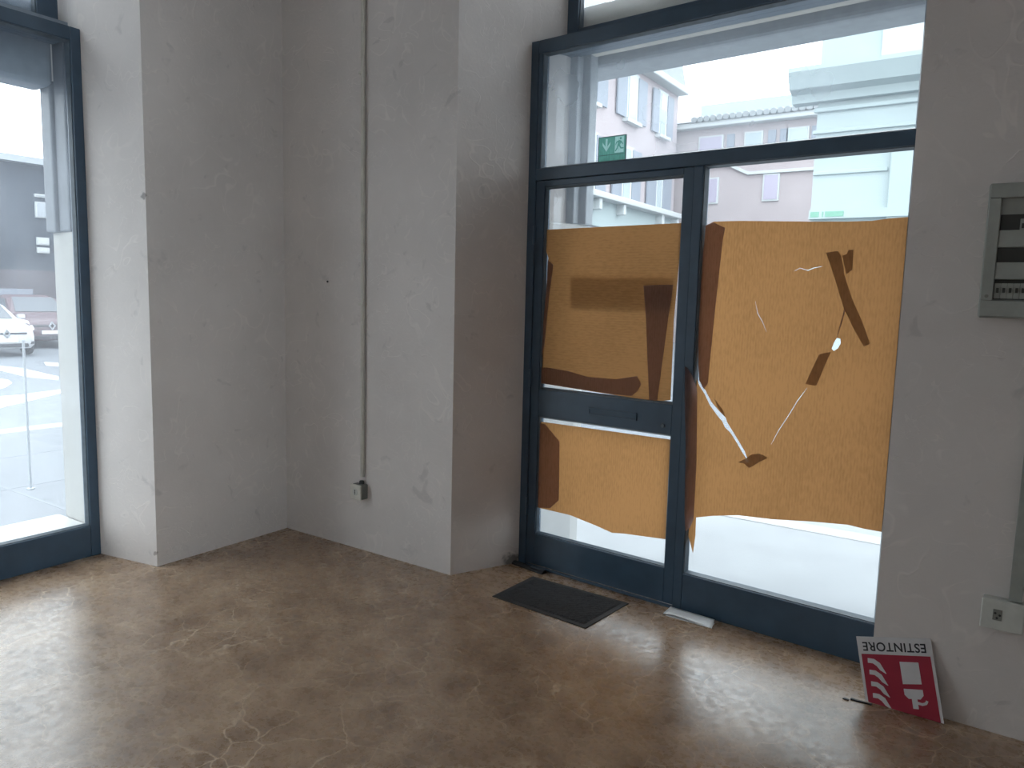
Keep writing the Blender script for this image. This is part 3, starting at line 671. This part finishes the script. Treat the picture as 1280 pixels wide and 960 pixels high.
# ------------------------------------------------------------------ outside: cars
def make_car(label, paint, loc, rz, sc=1.0):
    t = thing('car', label, 'car', loc, rz); t.scale = (sc, sc, sc)
    # side profile: stations along x (front is +x), each with half width, sill z, belt z
    st = [(1.98, .52, .30, .58), (1.90, .70, .22, .70), (1.70, .80, .20, .80), (1.25, .85, .19, .90), (.70, .86, .19, .95), (0, .865, .19, .96), (-.8, .865, .19, .98), (-1.4, .85, .20, 1.0), (-1.8, .80, .24, .98), (-1.97, .66, .32, .90)]
    m = MB(); rings = []
    for x, hw, z0, z1 in st:
        zm = z0 + (z1 - z0) * .55
        ring = [(-hw * .86, z0), (-hw, z0 + .10), (-hw, zm), (-hw * .95, z1 - .05), (-hw * .82, z1), (-hw * .4, z1 + .025), (0, z1 + .03), (hw * .4, z1 + .025), (hw * .82, z1), (hw * .95, z1 - .05), (hw, zm), (hw, z0 + .10), (hw * .86, z0)]
        rings.append([m.bm.verts.new((x, y, z)) for y, z in ring])
    for a, b in zip(rings, rings[1:]):
        for i in range(13): m.bm.faces.new((a[i], a[(i + 1) % 13], b[(i + 1) % 13], b[i]))
    m.bm.faces.new(rings[0]); m.bm.faces.new(rings[-1][::-1])
    m.build('body', paint, t, bevel=0, smooth=True)
    cab = [(1.0, .74, .93, .94), (.25, .64, .93, 1.40), (-.3, .62, .93, 1.46), (-1.2, .62, .95, 1.42), (-1.75, .68, .95, 1.02)]
    m = MB(); rings = []
    for x, hw, z0, z1 in cab:
        b = .78 if x < .9 else .74
        rings.append([m.bm.verts.new((x, y, z)) for y, z in ((-b, z0), (-hw, z1 - .06 if z1 > 1.1 else z1), (-hw * .8, z1), (hw * .8, z1), (hw, z1 - .06 if z1 > 1.1 else z1), (b, z0))])
    for a, b in zip(rings, rings[1:]):
        for i in range(6): m.bm.faces.new((a[i], a[(i + 1) % 6], b[(i + 1) % 6], b[i]))
    m.bm.faces.new(rings[0]); m.bm.faces.new(rings[-1][::-1])
    m.build('cabin', paint, t, smooth=False, bevel=.03)
    def quad(name, pts, mat):
        m = MB(); v = [m.bm.verts.new(p) for p in pts]; m.bm.faces.new(v); o = m.build(name, mat, t)
        s = o.modifiers.new('solid', 'SOLIDIFY'); s.thickness = .012; s.offset = 1; return o
    quad('windshield', [(.93, -.60, .99), (.93, .60, .99), (.30, .52, 1.385), (.30, -.52, 1.385)], M['carglass'])
    for sgn in (-1, 1):
        quad('side_window', [(.62, sgn * .735, 1.0), (.20, sgn * .665, 1.33), (-1.1, sgn * .655, 1.34), (-1.45, sgn * .74, 1.0)][::sgn], M['carglass'])
        m = MB(); p = [(1.86, sgn * .50, .66), (1.72, sgn * .76, .70), (1.55, sgn * .81, .78), (1.62, sgn * .74, .83), (1.80, sgn * .52, .755)]
        v = [m.bm.verts.new(q) for q in p]; m.bm.faces.new(v); v2 = [m.bm.verts.new((q[0] + .07, q[1] + sgn * .02, q[2] + .01)) for q in p]; m.bm.faces.new(v2)
        for i in range(5): m.bm.faces.new((v[i], v[(i + 1) % 5], v2[(i + 1) % 5], v2[i]))
        m.build('headlight', M['lamp'], t, bevel=.01)
        m = MB(); m.box(1.80, 1.94, sgn * .62 - .07, sgn * .62 + .07, .33, .40); m.build('fog_lamp', M['cardark'], t, bevel=.01)
        m = MB(); m.box(.55, .72, sgn * .93 - .09, sgn * .93 + .09, .98, 1.10); m.build('wing_mirror', paint, t, bevel=.03)
        for x in (1.25, -1.25):
            wl = MB().cyl((x, sgn * .70, .30), (x, sgn * .875, .30), .30, 28).build('wheel', M['tyre'], t, bevel=.03)
            MB().cyl((x, sgn * .87, .30), (x, sgn * .885, .30), .19, 20).build('hubcap', M['chrome'], wl, bevel=.01)
    m = MB(); m.box(1.88, 1.99, -.50, .50, .60, .655); m.build('grille', M['cardark'], t, bevel=.012)
    m = MB(); m.box(1.86, 2.0, -.52, .52, .26, .36); m.build('lower_grille', M['cardark'], t, bevel=.012)
    m = MB(); m.box(1.99, 2.012, -.26, .26, .40, .50); m.build('number_plate', M['lamp'], t, bevel=.006)
    # diamond badge: an open lozenge ring
    m = MB(); o_ = [(0, .135), (.095, 0), (0, -.135), (-.095, 0)]
    for i in range(4):
        a, b = o_[i], o_[(i + 1) % 4]; k = .48
        q = [a, b, (b[0] * k, b[1] * k), (a[0] * k, a[1] * k)]
        v = [m.bm.verts.new((2.02, y, z + .625)) for y, z in q]; v2 = [m.bm.verts.new((1.97, y, z + .625)) for y, z in q]
        m.bm.faces.new(v); m.bm.faces.new(v2[::-1])
        for j in range(4): m.bm.faces.new((v[j], v[(j + 1) % 4], v2[(j + 1) % 4], v2[j]))
    m.build('emblem', M['chrome'], t, bevel=.006)
    return t
make_car('white hatchback with a diamond emblem on the street beyond the left window', M['carwhite'], (-21.8, 8.02, -.17), 0, .90)
make_car('dark maroon car behind the white hatchback, mostly hidden by the window reveal', M['carred'], (-24.2, 10.35, -.17), -.15, 1.0)

# ------------------------------------------------------------------ outside: buildings
bl = thing('apartment_building', 'pink street facade with grey shutters seen through the left of the transom', 'building', (-12, 25.5, -.17))
bx, by, bz = 12, -25.5, .17
def Bx(m, x0, x1, y0, y1, z0, z1): return m.box(x0 + bx, x1 + bx, y0 + by, y1 + by, z0 + bz, z1 + bz)
Bx(MB(), -20, -12, 12.5, 29.4, -.17, 9.75).build('facade', M['pinkwall'], bl)
Bx(MB(), -20.3, -11.55, 12.2, 29.45, 9.75, 10.0).build('eaves', M['whitetrim'], bl, bevel=.05)
m = MB(); m.xprism([(12.2 + by, 10.0 + bz), (29.45 + by, 10.0 + bz), (28.8 + by, 11.0 + bz), (13 + by, 11.0 + bz)], -20.3 + bx, -11.7 + bx); m.build('roof', M['roof'], bl)
Bx(MB(), -12.0, -11.45, 12.5, 29.3, 4.86, 5.06).build('balcony_ledge', M['whitetrim'], bl, bevel=.03)
Bx(MB(), -12.0, -11.85, 12.5, 29.3, 4.0, 4.86).build('string_course', M['palewall'], bl)
for y in (22.2, 24.0, 27.4, 28.9):
    m = MB(); m.xprism([(y - .1 + by, 4.86 + bz), (y + .1 + by, 4.86 + bz), (y + .1 + by, 4.5 + bz), (y - .1 + by, 4.5 + bz)], -11.9 + bx, -11.55 + bx); m.build('bracket', M['whitetrim'], bl, bevel=.03)
def bwin(y0, y1, z0, z1, sh=.75):
    f = MB(); Bx(f, -12.05, -11.93, y0 - .10, y1 + .10, z0 - .12, z1 + .12); f = f.build('window', M['whitetrim'], bl)
    p = MB(); Bx(p, -12.0, -11.91, y0 + .14, y1 - .14, z0, z1); p.build('pane', M['pane'], f)
    s = MB(); Bx(s, -12.0, -11.78, y0 - .15, y1 + .15, z0 - .16, z0 - .04); s.build('sill', M['whitetrim'], f)
    for a, b in ((y0 - sh, y0 - .02), (y1 + .02, y1 + sh)):
        s = MB(); Bx(s, -11.96, -11.90, a, b, z0 - .02, z1 + .04); s.build('shutter', M['shutter'], bl)
bwin(24.55, 25.45, 7.95, 9.45); bwin(27.4, 28.15, 7.95, 9.45, .6); bwin(21.7, 22.3, 7.95, 9.45); bwin(18.6, 19.5, 7.95, 9.45)
bwin(24.4, 25.2, 5.2, 6.9); bwin(27.4, 28.05, 5.2, 6.9, .85); bwin(21.6, 22.4, 5.2, 6.9); bwin(18.6, 19.5, 5.2, 6.9)
Bx(MB(), -12.02, -11.7, 16, 29.0, 3.3, 3.9).build('shop_fascia', M['shutterbox'], bl)

bl = thing('apartment_building', 'rose building with white string course at the end of the street', 'building', (-9, 30, -.17))
bx, by, bz = 9, -30, .17
Bx(MB(), -16, -4.0, 30, 38, -.17, 8.5).build('facade', M['pinkwall2'], bl)
Bx(MB(), -16, -4.0, 29.6, 38.2, 8.5, 8.72).build('eaves', M['whitetrim'], bl, bevel=.04)
m = MB(); m.xprism([(29.5 + by, 8.72 + bz), (38.2 + by, 8.72 + bz), (35 + by, 9.6 + bz), (32 + by, 9.5 + bz)], -16 + bx, -4 + bx); m.build('roof', M['roof'], bl)
m = MB()
for k in range(28): m.cyl((-11.35 + bx + k * .26, 29.5 + by, 8.80 + bz), (-11.35 + bx + k * .26, 29.68 + by, 8.84 + bz), .12, 10)
m.build('tile_edge', M['roof'], bl)
Bx(MB(), -12.2, -4.2, 32.5, 37.5, 9.3, 10.1).build('penthouse', M['palewall'], bl)
m = MB(); m.vprism([(a + bx, b + bz) for a, b in ((-12.2, 7.0), (-9.96, 6.95), (-9.2, 6.57), (-4, 6.57), (-4, 6.68), (-9.16, 6.68), (-9.92, 7.07), (-12.2, 7.12))], 29.88 + by, 30.02 + by); m.build('string_course', M['whitetrim'], bl)
def fwin(x0, x1, z0, z1, y, pm, t=.06, shut=None):
    f = MB(); Bx(f, x0 - t, x1 + t, y - .07, y + .02, z0 - t, z1 + t); f = f.build('window', M['whitetrim'], bl)
    p = MB(); Bx(p, x0, x1, y - .09, y - .05, z0, z1); p.build('pane', pm, f)
fwin(-8.53, -8.02, 5.58, 6.50, 30, M['paneviolet'])
fwin(-10.9, -10.4, 5.58, 6.50, 30, M['paneviolet'])
for x0, x1, pm in ((-11.2, -10.3, 'paneviolet'), (-9.35, -8.75, 'pane'), (-7.75, -7.05, 'pane'), (-6.2, -5.4, 'pane')): fwin(x0, x1, 7.35, 8.15, 30, M[pm])
for x0 in (-10.1, -8.5, -8.05, -6.9):
    s = MB(); Bx(s, x0, x0 + .3, 29.93, 29.99, 7.3, 8.2); s.build('shutter', M['shutter'], bl)

bl = thing('corner_building', 'pale greenish white building with mouldings on the right beyond the door glass', 'building', (1, 14, -.17))
bx, by, bz = -1, -14, .17
Bx(MB(), -3.15, 9, 14, 22, -.17, 6.6).build('facade', M['palewall'], bl)
m = MB(); m.xprism([(14.1 + by, 5.02 + bz), (13.85 + by, 5.02 + bz), (13.80 + by, 5.15 + bz), (13.6 + by, 5.2 + bz), (13.45 + by, 5.45 + bz), (13.45 + by, 5.52 + bz), (14.1 + by, 5.52 + bz)], -3.55 + bx, 9 + bx); m.build('cornice', M['palewall'], bl)
m = MB(); Bx(m, -3.2, 9, 13.93, 14.02, 4.86, 4.93); Bx(m, -3.2, 9, 13.95, 14.02, 4.50, 4.56); Bx(m, -3.15, -1.97, 13.96, 14.02, 3.80, 3.86); m.build('moulding', M['palewall'], bl, bevel=.01)
Bx(MB(), -1.93, -1.45, 13.90, 14.02, 2.9, 4.45).build('pilaster', M['palewall'], bl, bevel=.02)
Bx(MB(), -2.2, 9, 13.96, 14.02, 5.52, 6.3).build('parapet', M['whitetrim'], bl)
fa = Bx(MB(), -3.15, -1.2, 13.86, 14.0, 3.04, 3.19).build('shop_fascia', M['palewall'], bl)
m = MB()
x0 = -3.12
for wd, g_ in ((.14, .05), (.02, .03), (.30, .02)): 
    m.box(x0 + bx, x0 + wd + bx, 13.852 + by, 13.862 + by, 3.07 + bz, 3.16 + bz); x0 += wd + g_
m.build('fascia_panel', M['signgreen'], fa)
for x0 in (-2.8, -.9, 1.0):
    f = MB(); Bx(f, x0, x0 + 1.2, 13.94, 14.02, .2, 2.8); f = f.build('shop_window', M['whitetrim'], bl)
    p = MB(); Bx(p, x0 + .1, x0 + 1.1, 13.92, 13.95, .4, 2.7); p.build('pane', M['pane'], f)

bl = thing('street_building', 'dark blue grey building across the street beyond the left window', 'building', (-27, 8, -.17))
bx, by, bz = 27, -8, .17
Bx(MB(), -34, -26.5, -4, 22, -.17, 5.4).build('facade', M['darkfacade'], bl)
Bx(MB(), -34.2, -26.2, -4.2, 22, 5.4, 5.6).build('eaves', M['shutterbox'], bl)
Bx(MB(), -26.6, -26.3, -4, 22, -.17, 2.05).build('shop_base', M['darkbase'], bl)
Bx(MB(), -26.5, -26.15, -4, 11.3, 1.0, 1.45).build('awning_valance', M['shutter'], bl)
for z0, z1 in ((2.62, 2.80), (2.88, 3.12), (3.75, 4.25), (4.4, 4.5)):
    f = MB(); Bx(f, -26.6, -26.42, 11.62, 11.98, z0, z1); f = f.build('window', M['whitetrim'], bl)
    p = MB(); Bx(p, -26.5, -26.40, 11.66, 11.94, z0 + .03, z1 - .03); p.build('pane', M['whitetrim'] if z1 < 3.2 else M['shutterbox'], f)

# ------------------------------------------------------------------ light: overcast daylight
wd = bpy.data.worlds.new('overcast sky'); SC.world = wd; wd.use_nodes = True
bg = wd.node_tree.nodes['Background']; bg.inputs['Color'].default_value = (.88, .95, 1.0, 1); bg.inputs['Strength'].default_value = 2.6

# ------------------------------------------------------------------ camera
cam = bpy.data.cameras.new('camera'); co = bpy.data.objects.new('camera', cam); C.objects.link(co)
cam.sensor_fit = 'HORIZONTAL'; cam.sensor_width = 36; cam.lens = 36 * 929.36 / 1280
cam.clip_start = .05; cam.clip_end = 300
R3 = Matrix(((0.82844129, -0.55364424, -0.08463499), (0.55954269, 0.82474058, 0.08194483), (0.02443363, -0.11524337, 0.99303674)))  # columns: right, forward, up
right, fwd, up = R3.col[0], R3.col[1], R3.col[2]
M3 = Matrix((right, up, -fwd)).transposed()
co.matrix_world = Matrix.Translation((0, 0, 1.55)) @ M3.to_4x4()
SC.camera = co
vs = SC.view_settings
SC.display_settings.display_device = 'sRGB'
vs.view_transform = 'Standard'; vs.look = 'None'; vs.gamma = 1; vs.use_curve_mapping = False; vs.exposure = 0.8
